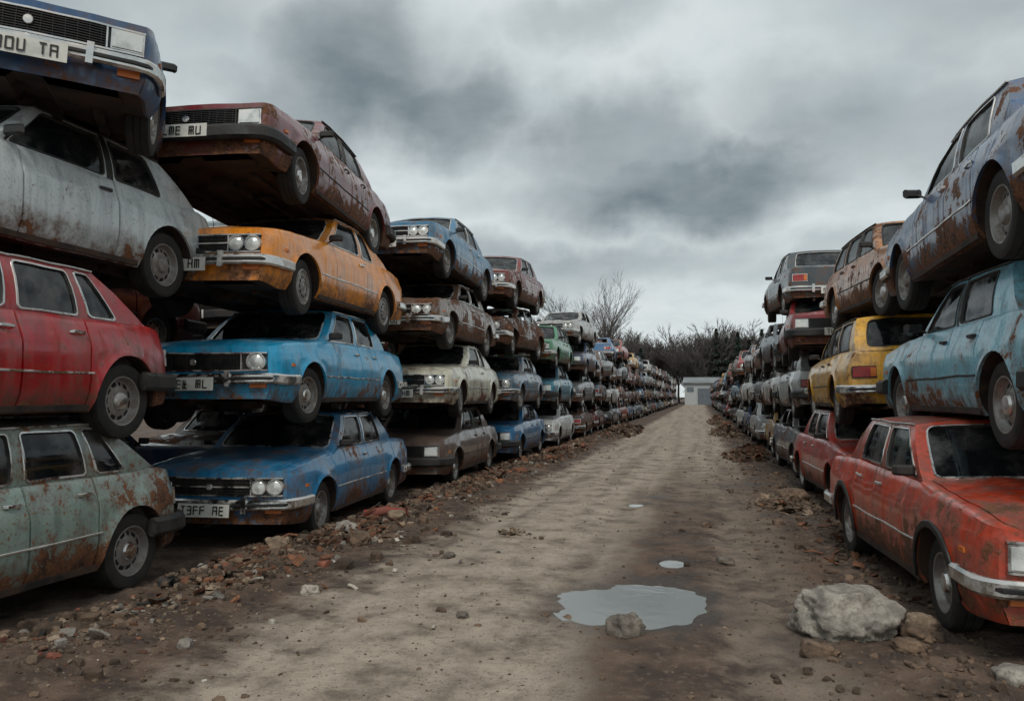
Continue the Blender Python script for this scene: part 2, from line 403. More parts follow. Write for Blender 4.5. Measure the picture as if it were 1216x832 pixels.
    for e,sg in((yf,-1),(yr,1)):
        yy=e+sg*.135; mb.box((0,yy,pz),(.54,.008,.125),PLATE)
        x=-.225
        for q in range(7):
            if q!=4:
                for g in GL[rnd.choice('ABCEFHLUOPTNMS')]:
                    g=int(g); g=1 if g==6 else g
                    cx,cz,dx,dz=((x,pz,.011,.08),(x+.040,pz,.011,.08),(x+.020,pz+.002,.044,.011),(x+.020,pz+.037,.044,.011),(x+.020,pz-.037,.044,.011),(x+.020,pz,.011,.08))[g]
                    mb.box((-sg*cx,yy+sg*(.005+.0004*g),cz),(dx,.003,dz),TRIM)
            x+=.066
    # ---------------- side details
    for sx in(1,-1):
        for hy in D['handles']: mb.sweep([(sx*(X(hy,.79)+.004),hy-.07,.79),(sx*(X(hy,.79)+.02),hy-.05,.79),(sx*(X(hy,.79)+.02),hy+.05,.79),(sx*(X(hy,.79)+.004),hy+.07,.79)],rrect(.014,.024),TR)
        if sidetrim:
            for a,b in((D['af']+R+.03,D['ar']-R-.03),(D['ar']+R+.03,yr-.4)):
                if b>a: mb.sweep([(sx*(X(y,.50)+.002),y,.50) for y in np.linspace(a,b,12)],rrect(.010,.016),TR)
        ym=st[1][0]+.04
        mb.tube([(sx*xbase(ym),ym,.92),(sx*(xbase(ym)+.06),ym-.01,.945)],.010,TRIM)
        mb.sweep([(sx*(xbase(ym)+.04),ym-.02,.965),(sx*(xbase(ym)+.05),ym-.035,.965),(sx*(xbase(ym)+.15),ym-.028,.965),(sx*(xbase(ym)+.16),ym-.01,.965)],rrect(.05,.075),TRIM)
        mb.tube([(sx*.1+.1,cowl-.09,.925),(sx*.1+.5,cowl-.0,.955)],.007,TRIM,5)
        mb.sweep([(sx*(X(y,.25)+.002),y,.245) for y in np.linspace(D['af']+R+.03,D['ar']-R-.03,8)],rrect(.02,.05),UNDER)
    if seed%3==0: mb.tube([(-.55,cowl-.12,.90),(-.57,cowl-.15,1.25),(-.575,cowl-.17,1.45)],.004,TRIM,4)
    # ---------------- deform
    so=Vector((seed*3.1,seed*1.7,seed*.9))
    for v in mb.v:
        df=clamp(1-(v.y-yf)/.55); dr=clamp(1-(yr-v.y)/.55); q=1-clamp(abs(v.x)/W2)**2
        v.y+= -.075*q*df*df+rake*(v.z-.45)*df + .05*q*dr*dr-(.10 if style!='wagon' else .04)*(v.z-.45)*dr
        nv=noise.noise_vector(v*1.6+so); n2=noise.noise_vector(v*4.5+so)
        if v.z>.90 and crush:
            c=crush*(.75+.5*noise.noise(Vector((v.x*1.2,v.y*1.0,seed)))); v.z=.90+(v.z-.90)*(1-c); v.x+=crush*.10*nv.x*3*(v.z-.9)
        a=dent*(1 if v.z>.3 else .6)
        v.x+=(nv.x*a*1.3+n2.x*a*1.1); v.y+=nv.y*a*1.4+n2.y*a*.4; v.z+=nv.z*a*1.2+n2.z*a*.9
    # ---------------- wheels
    for ya in arches:
        for sx in(1,-1):
            ang=rnd.uniform(-.12,.12) if ya<0 else 0
            ax=Vector((sx*math.cos(ang),math.sin(ang),0))
            c=Vector((sx*(W2-.135),ya,r))
            r0=.182
            prof=[(.12,-.07),(r0,-.085),(.265,-.092),(.287,-.082),(r,-.062),(r,-.03),(r-.007,-.027),(r-.007,-.022),(r,-.019),(r,.019),(r-.007,.022),(r-.007,.027),(r,.03),(r,.062),(.287,.082),(.262,.093),(.215,.088),(.196,.084)]
            mb.lathe(c,ax,prof,32,lambda i,k:TYRE)
            prof2=[(.196,.080),(.192,.086),(.182,.083),(.176,.060),(.165,.035),(.150,.030),(.118,.040),(.095,.052),(.075,.052),(.070,.062),(.060,.078),(.030,.084),(0,.085)]
            if hub=='cap': prof2=[(.196,.080),(.190,.092),(.175,.094),(.160,.080),(.13,.085),(.118,.088),(.09,.092),(.07,.098),(.06,.098),(.055,.09),(.05,.09),(.03,.1),(0,.1)]
            def mf(i,k):
                if i==5 and k%3!=0: return GAP
                if hub=='steel' and i>=9: return CHROME if seed%2 else RIM
                return RIM
            mb.lathe(c,ax,prof2,32,mf)
            mb.lathe(c,ax,[(0,-.05),(.12,-.05),(.12,-.07)],16,lambda i,k:UNDER)
    return mb.build(name,CM)
V={}
V['sedanR']=car_mesh('sedan_mesh_a',lights='rect',bumper='black',trim='black',seed=1)
V['sedan2']=car_mesh('sedan_mesh_b',lights='round2',seed=2,hub='steel')
V['sedan1']=car_mesh('sedan_mesh_c',lights='round1',seed=7,rake=.02)
V['sedanA']=car_mesh('sedan_mesh_e',lights='rect',seed=17,rake=.03,arch=True,dent=.010)
V['sedanC']=car_mesh('sedan_mesh_d',lights='rect',seed=11,rake=.03,hub='steel')
V['hatch']=car_mesh('hatch_mesh',style='hatch',lights='rect',bumper='black',trim='black',seed=4,W=1.66,sidetrim=False)
V['fast']=car_mesh('fastback_mesh',style='fastback',lights='rect',bumper='black',seed=13)
V['wagon']=car_mesh('wagon_mesh',style='wagon',lights='rect',trim='black',seed=5,H=1.38)
V['coupe']=car_mesh('coupe_mesh',style='coupe',lights='round2',seed=6,hub='cap')
V['crushA']=car_mesh('crushed_sedan_mesh',lights='round1',seed=8,crush=.32,dent=.030,miss=.5)
V['crushB']=car_mesh('crushed_hatch_mesh',style='hatch',lights='rect',bumper='black',trim='black',seed=9,crush=.25,dent=.026,miss=.6,hood=False)
V['crushC']=car_mesh('stripped_sedan_mesh',lights='round2',seed=10,crush=.12,dent=.018,miss=.6,hood=False)
def car(key,x,y,z,yaw=0,c=(.3,.3,.3),rust=20,pitch=0,roll=0,name='wrecked_car'):
    o=bpy.data.objects.new(name,V[key]); col.objects.link(o)
    o.matrix_world=Matrix.Translation((x,y,z))@Matrix.Rotation(math.radians(yaw),4,'Z')@Matrix.Rotation(math.radians(pitch),4,'X')@Matrix.Rotation(math.radians(roll),4,'Y')
    o.color=(*c,1); o.pass_index=int(rust)
    return o
k=1.1
def C(r,g,b): return (min(.85,r*k),min(.8,g*k),min(.8,b*k))
# ---- left column nearest the camera
car('fast',-5.15,4.17,0,0,C(.20,.26,.23),64)
car('fast',-5.18,4.08,1.17,1,C(.33,.010,.014),40)
car('hatch',-5.5,5.15,2.40,1,C(.52,.56,.56),24)
car('sedanC',-5.84,6.25,3.60,36,C(.010,.065,.17),30,pitch=3,roll=3)
# ---- left column two
car('sedan2',-4.90,9.20,0,5,C(.03,.17,.33),48)
car('sedan1',-4.93,9.0,1.22,4,C(.008,.31,.55),26)
car('coupe',-4.95,8.92,2.36,3,C(.90,.25,.006),26)
car('sedanR',-4.98,8.75,3.46,6,C(.16,.010,.018),56,pitch=-2,roll=-1)
# ---- left column three
car('sedanR',-4.92,14.35,0,2,C(.12,.085,.07),42)
car('coupe',-4.85,14.3,1.15,3,C(.62,.60,.48),40)
car('crushC',-4.95,14.2,2.30,1,C(.20,.16,.13),68)
car('sedan2',-4.95,14.0,3.44,1,C(.035,.17,.30),50,pitch=-2)
# ---- left column four
car('sedanR',-4.9,19.4,0,1,C(.02,.13,.28),28)
car('sedan1',-4.9,19.3,1.17,2,C(.07,.14,.20),42)
car('crushA',-4.95,19.2,2.45,-2,C(.05,.035,.03),80)
car('sedan2',-4.9,19.0,3.60,0,C(.17,.015,.015),60,pitch=2,roll=3)
car('sedan2',-4.9,24.5,0,1,C(.62,.64,.62),24)
car('sedanR',-4.9,24.4,1.13,1,C(.05,.20,.28),34)
car('wagon',-4.9,24.2,2.30,1,C(.06,.24,.13),38)
# ---- right column nearest the camera
car('sedanA',2.24,7.12,0,3,C(.50,.062,.030),56)
car('sedanR',2.74,7.15,1.15,181,C(.20,.45,.55),46)
car('sedan2',2.72,6.95,2.36,180,C(.020,.075,.18),52,pitch=1.5)
# ---- right column two
car('sedan2',2.40,12.35,0,2,C(.40,.035,.022),42)
car('wagon',2.55,12.3,1.14,179,C(.72,.38,.045),40)
car('wagon',2.85,11.7,2.45,3,C(.44,.17,.04),60,roll=3,pitch=1)
car('crushC',2.45,17.1,0,2,C(.08,.10,.12),50)
car('hatch',2.5,17.2,1.08,180,C(.40,.42,.40),34)
car('sedanR',2.45,16.6,2.14,-3,C(.22,.015,.02),44)
car('sedanC',2.4,18.0,3.16,182,C(.03,.05,.06),50,pitch=-2)
# ---- rest of the yard
PAL=[(.05,.14,.27),(.03,.07,.15),(.10,.28,.42),(.33,.025,.025),(.14,.015,.015),(.50,.50,.47),(.25,.26,.26),(.08,.08,.08),(.11,.08,.06),(.09,.16,.12),(.45,.26,.06),(.55,.55,.52),(.22,.08,.04),(.03,.03,.035),(.18,.22,.23),(.34,.045,.025),(.12,.13,.14),(.04,.06,.09)]
keys=['sedanR','sedan2','sedan1','hatch','wagon','coupe','fast','sedanC','crushA','crushB','crushC','crushA','crushC']
hts={'crushA':.93,'crushB':.98,'crushC':1.06,'wagon':1.15}
R_=random.Random(21)
def stack(x,y,n,flipp=.25):
    z=0.
    for i in range(n):
        kk=R_.choice(keys); c=R_.choice(PAL); f=R_.uniform(.7,1.2)
        car(kk,x+R_.uniform(-.14,.14),y+R_.uniform(-.25,.25),z,(180 if R_.random()<flipp else 0)+R_.uniform(-4,4),C(*[q*f for q in c]),R_.choice((30,40,50,60,75)),pitch=R_.uniform(-2,2) if i else 0,roll=R_.uniform(-2.5,2.5) if i else 0)
        z+=hts.get(kk,1.11)
y=29.4; i=0
while y<142:
    stack(-4.9,y,4 if i%3!=1 else 3); y+=4.85; i+=1
y=22.2; i=0
while y<140:
    stack(2.55,y,3); y+=4.85; i+=1
y=2.6; i=0
while y<120:
    stack(-7.45,y,4 if y>8 else 3); y+=4.9
y=6.5
while y<120:
    stack(5.2,y,3 if y>15 else 2); y+=4.9
# ------------------------------------------------------------------ ground
PUD=[(-.47,5.98,.42,.53),(-.27,7.45,.10,.18),(-.88,11.4,.10,.22)]
def pudd(x,y):
    m=0
    for px,py,a,b in PUD:
        if abs(x-px)<a*2.2 and abs(y-py)<b*2.2:
            w=.22*noise.noise(Vector((x*2.2,y*2.2,px)))+.16*noise.noise(Vector((x*8,y*8,px)))
            d=math.hypot((x-px)/a,(y-py)/b)+w
            m=max(m,1-sstep(.6,1.5,d))
    return m
def gz(x,y):
    p=Vector((x,y,0))
    out=max(sstep(2.7,3.5,-x),sstep(.5,1.3,x))
    far=clamp(1-(y-5)/60)
    h=.02*noise.noise(p*.5)+.010*noise.noise(p*1.9)
    h+=(.007+.030*out)*noise.noise(p*4.3)+(.005+.014*out)*noise.noise(p*13)*far
    xc=x+.12*math.sin(y*.25)
    for t in(-2.35,-.95): h-=.018*math.exp(-((xc-t)/.18)**2)
    for t in(.35,.62): h-=.024*math.exp(-((xc-t)/.10)**2)*(1+.6*noise.noise(Vector((x*8,y*14,2))))
    h+=.05*math.exp(-((x+3.65)/.42)**2)*(1+1.3*noise.noise(p*1.2))
    h-=.055*pudd(x,y)
    return h
def axis(a,b,s,lo,hi,g=1.12):
    xs=list(np.arange(a,b,s)); d=s; x=b
    while x<hi: xs.append(x); d=d*g; x+=d
    xs.append(hi); d=s; x=a-s
    pre=[]
    while x>lo: pre.append(x); d*=g; x-=d
    pre.append(lo); return pre[::-1]+xs
gx=axis(-4.6,2.2,.033,-700,700,1.14); gy=axis(3.0,12.5,.036,-60,1500,1.035)
verts=[(x,y,gz(x,y) if abs(x)<30 and -10<y<150 else 0) for y in gy for x in gx]
nx_=len(gx); faces=[(j*nx_+i,j*nx_+i+1,(j+1)*nx_+i+1,(j+1)*nx_+i) for j in range(len(gy)-1) for i in range(nx_-1)]
me=bpy.data.meshes.new('ground'); me.from_pydata(verts,[],faces); me.polygons.foreach_set('use_smooth',[True]*len(faces)); me.update()
m,nt,bs=mat('packed_dirt')
tc=nt.node('ShaderNodeTexCoord'); o=tc.outputs['Object']; sp=nt.node('ShaderNodeSeparateXYZ',{0:o}); X_,Y_=sp.outputs[0],sp.outputs[1]
n0=nt.noise(o,.55,5,.6); n1=nt.noise(o,2.6,7,.62); n2=nt.noise(o,14,6,.65); n3=nt.noise(o,70,4,.6)
mp=nt.node('ShaderNodeMapping',{0:o}); mp.inputs['Scale'].default_value=(2.6,.09,1); ns=nt.noise(mp.outputs[0],1.,3,.5)
xw=nt.math('ADD',X_,nt.math('MULTIPLY',nt.math('SUBTRACT',n1,.5),1.0))
xw=nt.math('ADD',xw,nt.math('MULTIPLY',nt.math('SUBTRACT',n0,.5),.8))
lane=nt.math('MULTIPLY',nt.mr(xw,-3.05,-2.45),nt.mr(xw,-.95,-.45,1,0))
lane2=nt.math('MULTIPLY',nt.mr(xw,.0,.3),nt.mr(xw,.6,1.0,1,0))
farl=nt.mr(Y_,8,20)
lane3=nt.math('MULTIPLY',nt.mr(xw,-3.0,-2.5),nt.mr(xw,.5,1.0,1,0))
L_=nt.math('MAXIMUM',lane,nt.math('MAXIMUM',nt.math('MULTIPLY',lane2,.36),nt.math('MULTIPLY',lane3,farl)))
L_=nt.math('MULTIPLY',L_,nt.mr(ns,.34,.56,.62,1.))
L_=nt.math('MULTIPLY',L_,nt.mr(nt.math('ADD',n1,nt.math('MULTIPLY',n2,.4)),.50,.70,.50,1.))
light=nt.mix(nt.mr(n1,.3,.7),(.27,.215,.165),(.42,.35,.28)); light=nt.mix(nt.mr(n2,.5,.7,0,.55),light,(.17,.125,.09))
dark=nt.mix(nt.mr(n1,.35,.68),(.044,.028,.020),(.138,.088,.060)); dark=nt.mix(nt.mr(n2,.52,.68,0,.6),dark,(.19,.135,.098))
c=nt.mix(L_,dark,light)
vo=nt.node('ShaderNodeTexVoronoi',{'Vector':o,'Scale':38.}); peb=nt.mr(vo.outputs['Distance'],.12,.28,1,0)
pm=nt.math('MULTIPLY',peb,nt.mr(n2,.46,.58))
vs_=nt.node('ShaderNodeHueSaturation',{'Color':vo.outputs['Color'],'Saturation':.15,'Value':.5})
c=nt.mix(nt.math('MULTIPLY',pm,.6),c,nt.mix(.5,vs_.outputs[0],(.25,.2,.16)))
c=nt.mix(nt.mr(n3,.5,.75,0,.4),c,(.06,.042,.03))
wet=None
for px,py,a,b in PUD:
    d=nt.vmath('SUBTRACT',o,(px,py,0)); d=nt.vmath('MULTIPLY',d,(1/a,1/b,0)); q=nt.math('ADD',nt.vmath('LENGTH',d),nt.math('MULTIPLY',nt.math('SUBTRACT',n1,.5),1.6))
    w=nt.mr(q,1.0,2.4,1,0); wet=w if wet is None else nt.math('MAXIMUM',wet,w)
wet=nt.math('MAXIMUM',wet,nt.math('MULTIPLY',nt.mr(n0,.52,.66),nt.math('SUBTRACT',1,L_)))
c=nt.mix(nt.math('MULTIPLY',wet,.66),c,(.038,.025,.017))
nt.set(bs.inputs['Base Color'],c); nt.set(bs.inputs['Roughness'],nt.mr(wet,0,1,.93,.55))
h=nt.math('ADD',nt.math('ADD',nt.math('MULTIPLY',n2,.8),nt.math('MULTIPLY',n3,.35)),nt.math('MULTIPLY',pm,.5))
bump(nt,bs,h,.95,.025)
me.materials.append(m); og=bpy.data.objects.new('ground',me); col.objects.link(og)
m,nt,bs=mat('puddle_water'); bs.inputs['Base Color'].default_value=(.20,.20,.18,1); bs.inputs['Roughness'].default_value=.02; bs.inputs['IOR'].default_value=2.8
tc=nt.node('ShaderNodeTexCoord'); bump(nt,bs,nt.noise(tc.outputs['Object'],9,3,.5),.12,.01)
WM=m
for px,py,a,b in PUD:
    mb=MB(); zc=gz(px,py)+.034
    ids=[mb.P((px+a*1.5*math.cos(t),py+b*1.5*math.sin(t),zc)) for t in np.linspace(0,2*math.pi,48,endpoint=False)]; mb.F(ids,0)
    ob=bpy.data.objects.new('puddle',mb.build('puddle',[WM],smooth=False)); col.objects.link(ob)
# ------------------------------------------------------------------ rocks and rubble
def ico(sub):
    bm=bmesh.new(); bmesh.ops.create_icosphere(bm,subdivisions=sub,radius=1); v=np.array([list(q.co) for q in bm.verts]); f=np.array([[q.index for q in ff.verts] for ff in bm.faces]); bm.free(); return v,f
def stonemat(name,a,b,sc=8):
    m,nt,bs=mat(name); tc=nt.node('ShaderNodeTexCoord'); o=tc.outputs['Object']
    n1=nt.noise(o,sc,7,.65); n2=nt.noise(o,sc*7,4,.6)
    geo=nt.node('ShaderNodeNewGeometry')
    rr=nt.node('ShaderNodeMapRange',{0:geo.outputs['Random Per Island'],3:.45,4:1.5})
    c=nt.mix(nt.mr(n1,.35,.65),a,b); c=nt.mix(nt.mr(n2,.5,.7,0,.5),c,tuple(q*.45 for q in a))
    c=nt.mix(1.,c,rr.outputs[0],'MULTIPLY')
    nt.set(bs.inputs['Base Color'],c); bs.inputs['Roughness'].default_value=.92
    bump(nt,bs,nt.math('ADD',n1,nt.math('MULTIPLY',n2,.5)),.8,.02); return m
GREY=stonemat('grey_stone',(.15,.135,.115),(.31,.28,.24)); BRN=stonemat('earth_clod',(.062,.040,.027),(.155,.103,.068),5); DGREY=stonemat('dark_stone',(.075,.064,.052),(.17,.145,.12))
RUSTY=stonemat('rusty_scrap',(.085,.036,.020),(.20,.085,.042),6); CLR=stonemat('pale_debris',(.26,.23,.19),(.42,.38,.33),9); TAN=stonemat('tan_rubble',(.11,.077,.052),(.25,.185,.13),7); BRICK=stonemat('brick_bits',(.16,.050,.030),(.27,.10,.06),7)
def rock(name,x,y,sz,seed,matl,sub=4,sink=.25):
    v,f=ico(sub); out=[]
    for p in v:
        q=Vector(p); n=1+.32*noise.noise(q*1.1+Vector((seed,0,0)))+.18*noise.noise(q*2.6+Vector((0,seed,0)))+.10*noise.noise(q*6)+.045*noise.noise(q*16)
        q=q*n; q.z=min(q.z,.80+.15*noise.noise(q*2)); out.append((q.x*sz[0],q.y*sz[1],q.z*sz[2]))
    me=bpy.data.meshes.new(name); me.from_pydata(out,[],f.tolist()); me.materials.append(matl); me.polygons.foreach_set('use_smooth',[True]*len(f)); me.update()
    o=bpy.data.objects.new(name,me); o.location=(x,y,gz(x,y)+sz[2]*(1-sink)*.75); o.rotation_euler=(0,0,seed); col.objects.link(o)
rock('boulder',.86,5.5,(.31,.25,.21),3.3,GREY,5)
rock('rock',-.47,5.16,(.12,.09,.09),6.9,DGREY)
rock('rock',1.28,5.45,(.12,.08,.07),2.2,BRN); rock('rock',1.35,5.62,(.08,.10,.08),4.2,TAN); rock('rock',1.18,5.2,(.09,.06,.05),6.2,BRN)
rock('rock',1.62,4.75,(.16,.10,.06),5.5,GREY); rock('rock',-3.75,8.0,(.16,.12,.10),7.7,GREY); rock('rock',-3.35,7.5,(.12,.1,.08),8.1,BRN); rock('rock',-2.9,5.6,(.07,.05,.05),9.4,CLR)
rock('rock',1.25,11.8,(.22,.2,.15),3.9,BRN); rock('rock',.7,5.05,(.07,.05,.04),5.9,BRN); rock('rock',-3.9,6.9,(.13,.11,.09),1.9,TAN); rock('rock',-3.5,8.9,(.12,.1,.09),2.9,TAN)
rock('rock',-2.3,7.2,(.06,.05,.04),4.4,DGREY); rock('rock',-1.6,5.3,(.045,.04,.03),2.7,DGREY); rock('rock',.2,7.6,(.09,.07,.05),8.8,DGREY); rock('rock',.05,9.6,(.06,.05,.04),5.1,BRN)
rr=random.Random(5)
iv,jf=ico(1); iv2,jf2=ico(2)
def scatter(name,pts,matl,flat=.6):
    vs=[];fs=[];b=0
    for pt in pts:
        x,y,s=pt[:3]; dz=pt[3] if len(pt)>3 else 0
        V0,F0=(iv2,jf2) if s>.035 else (iv,jf)
        q=V0*(1+np.array([rr.uniform(-.24,.24) for _ in range(len(V0))]))[:,None]
        cl_=np.array([rr.uniform(.45,.95) for _ in range(3)]); q=np.clip(q,-cl_,cl_)
        sc=np.array([rr.uniform(.6,1.5),rr.uniform(.6,1.3),flat*rr.uniform(.6,1.5)])*s
        a=rr.uniform(0,6.28); ca,sa=math.cos(a),math.sin(a); q=q*sc; t=rr.uniform(-.7,.7)
        q=np.stack([q[:,0],q[:,1]*math.cos(t)-q[:,2]*math.sin(t),q[:,1]*math.sin(t)+q[:,2]*math.cos(t)],1)
        q=np.stack([q[:,0]*ca-q[:,1]*sa,q[:,0]*sa+q[:,1]*ca,q[:,2]],1)+np.array([x,y,gz(x,y)+s*flat*.25+dz])
        vs.append(q); fs.append(F0+b); b+=len(q)
    me=bpy.data.meshes.new(name); me.from_pydata(np.concatenate(vs).tolist(),[],np.concatenate([f for f in fs]).tolist()); me.materials.append(matl); me.update()
    o=bpy.data.objects.new(name,me); col.objects.link(o)
def ypick(a,b): return a+(b-a)*rr.random()**1.5
def leftpts(n,sig,sizes,y1=34,th=-.05):
    pts=[]
    while len(pts)<n:
        y=ypick(3,y1); x=-4.3+abs(rr.gauss(0,sig))
        if noise.noise(Vector((x*1.5,y*1.1,3)))>th-.35*rr.random(): pts.append((x,y,rr.choice(sizes)*rr.uniform(.5,1.3)*(1 if y>5.5 else .7),0))
    return pts
scatter('rubble_stones',leftpts(8500,.68,(.008,.012,.016,.022,.032)),BRN)
scatter('rubble_stones',leftpts(760,.5,(.03,.045,.06,.085),34,.05),BRN,.75)
scatter('rubble_stones',leftpts(1500,.58,(.012,.02,.03,.05),34,.0),TAN,.7)
scatter('rubble_stones',leftpts(650,.52,(.015,.025,.04,.06),34,.1),RUSTY,.4)
scatter('rubble_stones',leftpts(210,.5,(.03,.04,.06),34,.05),BRICK,.6)
scatter('rubble_stones',leftpts(420,.68,(.010,.018,.035,.06)),GREY,.65)
scatter('rubble_stones',leftpts(130,.8,(.010,.016,.03)),CLR,.4)
pts=[]
for _ in range(4600):
    y=ypick(2.5,40); x=1.7-abs(rr.gauss(0,.62)); pts.append((x,y,rr.choice((.007,.010,.016,.028))*rr.uniform(.6,1.3)))
for _ in range(190):
    y=ypick(3.5,40); x=1.6-abs(rr.gauss(0,.38)); pts.append((x,y,rr.choice((.03,.05,.07))*rr.uniform(.6,1.3)))
for _ in range(3200):
    y=ypick(2.5,25); x=rr.uniform(-3.6,1.4); pts.append((x,y,rr.choice((.003,.005,.008,.013))*rr.uniform(.6,1.3)))
for _ in range(90):
    y=ypick(3.2,25); x=rr.uniform(-3.4,1.2); pts.append((x,y,rr.choice((.018,.025,.035))*rr.uniform(.6,1.3)))
pts=[p for p in pts if pudd(p[0],p[1])<.3]
scatter('gravel',pts,BRN)
pts=[(rr.uniform(-3.6,1.4),ypick(2.5,25),rr.choice((.004,.006,.010,.020))) for _ in range(650)]
scatter('gravel',[p for p in pts if pudd(p[0],p[1])<.2],TAN)
def pile(cx,cy,rx,ry,h,n,smax,matl):
    pts=[]
    for _ in range(n):
        a=rr.uniform(0,6.28); q=rr.random()**.6; pts.append((cx+rx*q*math.cos(a),cy+ry*q*math.sin(a),rr.uniform(.015,smax)*rr.uniform(.4,1),h*(1-q)**1.2*rr.uniform(.3,1)))
    scatter('rubble_pile',pts,matl,.7)
for (cx,cy,rx,ry,h) in((1.15,11.7,.45,.8,.14),(1.1,21,.6,1.9,.30),(1.0,34,.7,4,.5),(-3.2,34,.8,6,.45),(-3.6,20,.6,4,.16),(-3.75,12.2,.45,1.3,.12),(-3.8,7.6,.55,1.3,.11),(-3.85,5.9,.5,.5,.08),(.9,48,.6,6,.5)):
    pile(cx,cy,rx,ry,h,320,.045+.12*h,BRN); pile(cx,cy,rx*.9,ry*.9,h,90,.05+.15*h,TAN); pile(cx,cy,rx*.9,ry*.9,h,55,.05+.15*h,RUSTY)
def scrap(name,cx,cy,rx,ry,n,hgt,matl,smax=.16):
    mb=MB()
    for _ in range(n):
        a=rr.uniform(0,6.28); q=rr.random()**.6; x=cx+rx*q*math.cos(a); y=cy+ry*q*math.sin(a); s=rr.uniform(.03,smax)
        z=gz(x,y)+hgt*(1-q)*rr.random()+.01
        M=Matrix.Rotation(rr.uniform(0,6.28),3,'Z')@Matrix.Rotation(rr.gauss(0,.35),3,'X')@Matrix.Rotation(rr.gauss(0,.3),3,'Y')
        if rr.random()<.6:
            w=s*rr.uniform(.4,1); bend=rr.uniform(-.5,.5)*s; t=rr.uniform(.003,.012)
            rows=[]
            for zz in(0,t):
                rows.append([[M@Vector((s*(i/3-.5)+rr.uniform(-.12,.12)*s,w*(j/2-.5)+rr.uniform(-.15,.15)*w,bend*(i/3-.5)**2*2+zz+rr.uniform(-.05,.05)*s))+Vector((x,y,z)) for i in range(4)] for j in range(3)])
            for r2 in rows: mb.grid(r2,0)
        else:
            L=s*2.2; mb.sweep([M@Vector((-L/2,0,0))+Vector((x,y,z)),M@Vector((0,rr.uniform(-.1,.1)*L,rr.uniform(0,.1)*L))+Vector((x,y,z)),M@Vector((L/2,0,0))+Vector((x,y,z))],rrect(rr.uniform(.01,.03),rr.uniform(.008,.025)),0)
    ob=bpy.data.objects.new(name,mb.build(name,[matl],smooth=False)); col.objects.link(ob)
scrap('scrap_debris',-3.8,8.0,.5,3.2,120,.12,RUSTY,.14); scrap('scrap_debris',-3.8,9.5,.5,5,70,.10,TAN,.12); scrap('scrap_debris',-3.6,7,.7,3.5,26,.04,CLR,.08)
scrap('scrap_debris',-3.9,8,.4,4,40,.08,CM[2],.16)
scrap('scrap_debris',-3.7,19,.6,8,130,.15,RUSTY,.22); scrap('scrap_debris',1.2,11.6,.42,.9,60,.18,TAN,.2); scrap('scrap_debris',1.15,21,.5,2.2,90,.4,RUSTY,.3)
scrap('scrap_debris',1.1,34,.6,5,70,.5,BRN,.4); scrap('scrap_debris',-3.1,34,.7,6,80,.5,BRN,.4); scrap('scrap_debris',1.3,8.2,.3,2.6,36,.04,RUSTY,.12)
scrap('scrap_debris',1.05,5.9,.4,.5,34,.04,RUSTY,.14); scrap('scrap_debris',-2.3,6.6,1.2,2.0,14,.01,CLR,.05); scrap('scrap_debris',-2.0,8.6,.2,.25,18,.05,TAN,.12)
mb=MB(); mb.tube([(-3.95,9.0,gz(-3.95,9.)+.06),(-3.7,9.1,gz(-3.7,9.1)+.07),(-3.45,9.05,gz(-3.45,9.05)+.06)],.055,0,12)
RP=simple('red_rusty_pipe',(.30,.04,.025),.7,dirt=.4); ob=bpy.data.objects.new('rusty_pipe',mb.build('rusty_pipe',[RP])); col.objects.link(ob)
# ------------------------------------------------------------------ trees
BARK=simple('bark',(.075,.062,.052),.95,n=3,dirt=0)
def tree_geo(seed,h,r0,levels,thick=1.,spread=.5):
    rd=random.Random(seed); segs=[]
    def grow(p,d,L,r,lv):
        n=4 if lv<2 else 2; q=p
        for i in range(n):
            d2=(d+Vector((rd.gauss(0,.10),rd.gauss(0,.10),rd.gauss(.03,.05)))).normalized(); e=q+d2*L/n
            ra=r*(1-.5*i/n); rb_=r*(1-.5*(i+1)/n); segs.append((q,e,ra,rb_)); 
            if lv<levels and (lv>0 or i>=1):
                for _ in range(rd.choice((1,2,2)) if lv else 3):
                    ax=Vector((rd.gauss(0,1),rd.gauss(0,1),rd.gauss(0,.3))).normalized()
                    nd=(d2+ax*spread*rd.uniform(.8,1.5)).normalized()
                    grow(e if rd.random()<.6 else q.lerp(e,.5),nd,L*rd.uniform(.48,.68),max(rb_*.6,.008*thick),lv+1)
            q=e; d=d2
        if lv<levels: grow(q,d,L*.6,r*.45,lv+1)
    grow(Vector((0,0,-.2)),Vector((0,0,1)),h*.48,r0,0)
    V_=[];F_=[]
    for a,b,ra,rb_ in segs:
        t=(b-a).normalized(); s1=t.cross(Vector((.3,.9,.1))).normalized(); s2=t.cross(s1); n=6 if ra>.06 else 3; st=len(V_)
        for p,r in((a,ra),(b,rb_)):
            for k_ in range(n): V_.append(tuple(p+(s1*math.cos(6.2832*k_/n)+s2*math.sin(6.2832*k_/n))*r))
        for k_ in range(n): F_.append((st+k_,st+(k_+1)%n,st+n+(k_+1)%n,st+n+k_))
    return V_,F_
for (x,y,h,sd) in((-8.6,70,12.4,1),(-11.6,66,11.6,2),(-9.5,88,12,5)):
    V_,F_=tree_geo(sd,h,.15,4,1.3,.42); me=bpy.data.meshes.new('bare_tree'); me.from_pydata(V_,[],F_); me.materials.append(BARK); me.update()
    ob=bpy.data.objects.new('bare_tree',me); ob.location=(x,y,0); col.objects.link(ob)
T=[tree_geo(s,13,.2,4,5.,.5) for s in(11,12,13,14)]
TW=simple('distant_twigs',(.080,.070,.065),.95,n=.2,dirt=0,bmp=0)
vs=[];fs=[];b=0
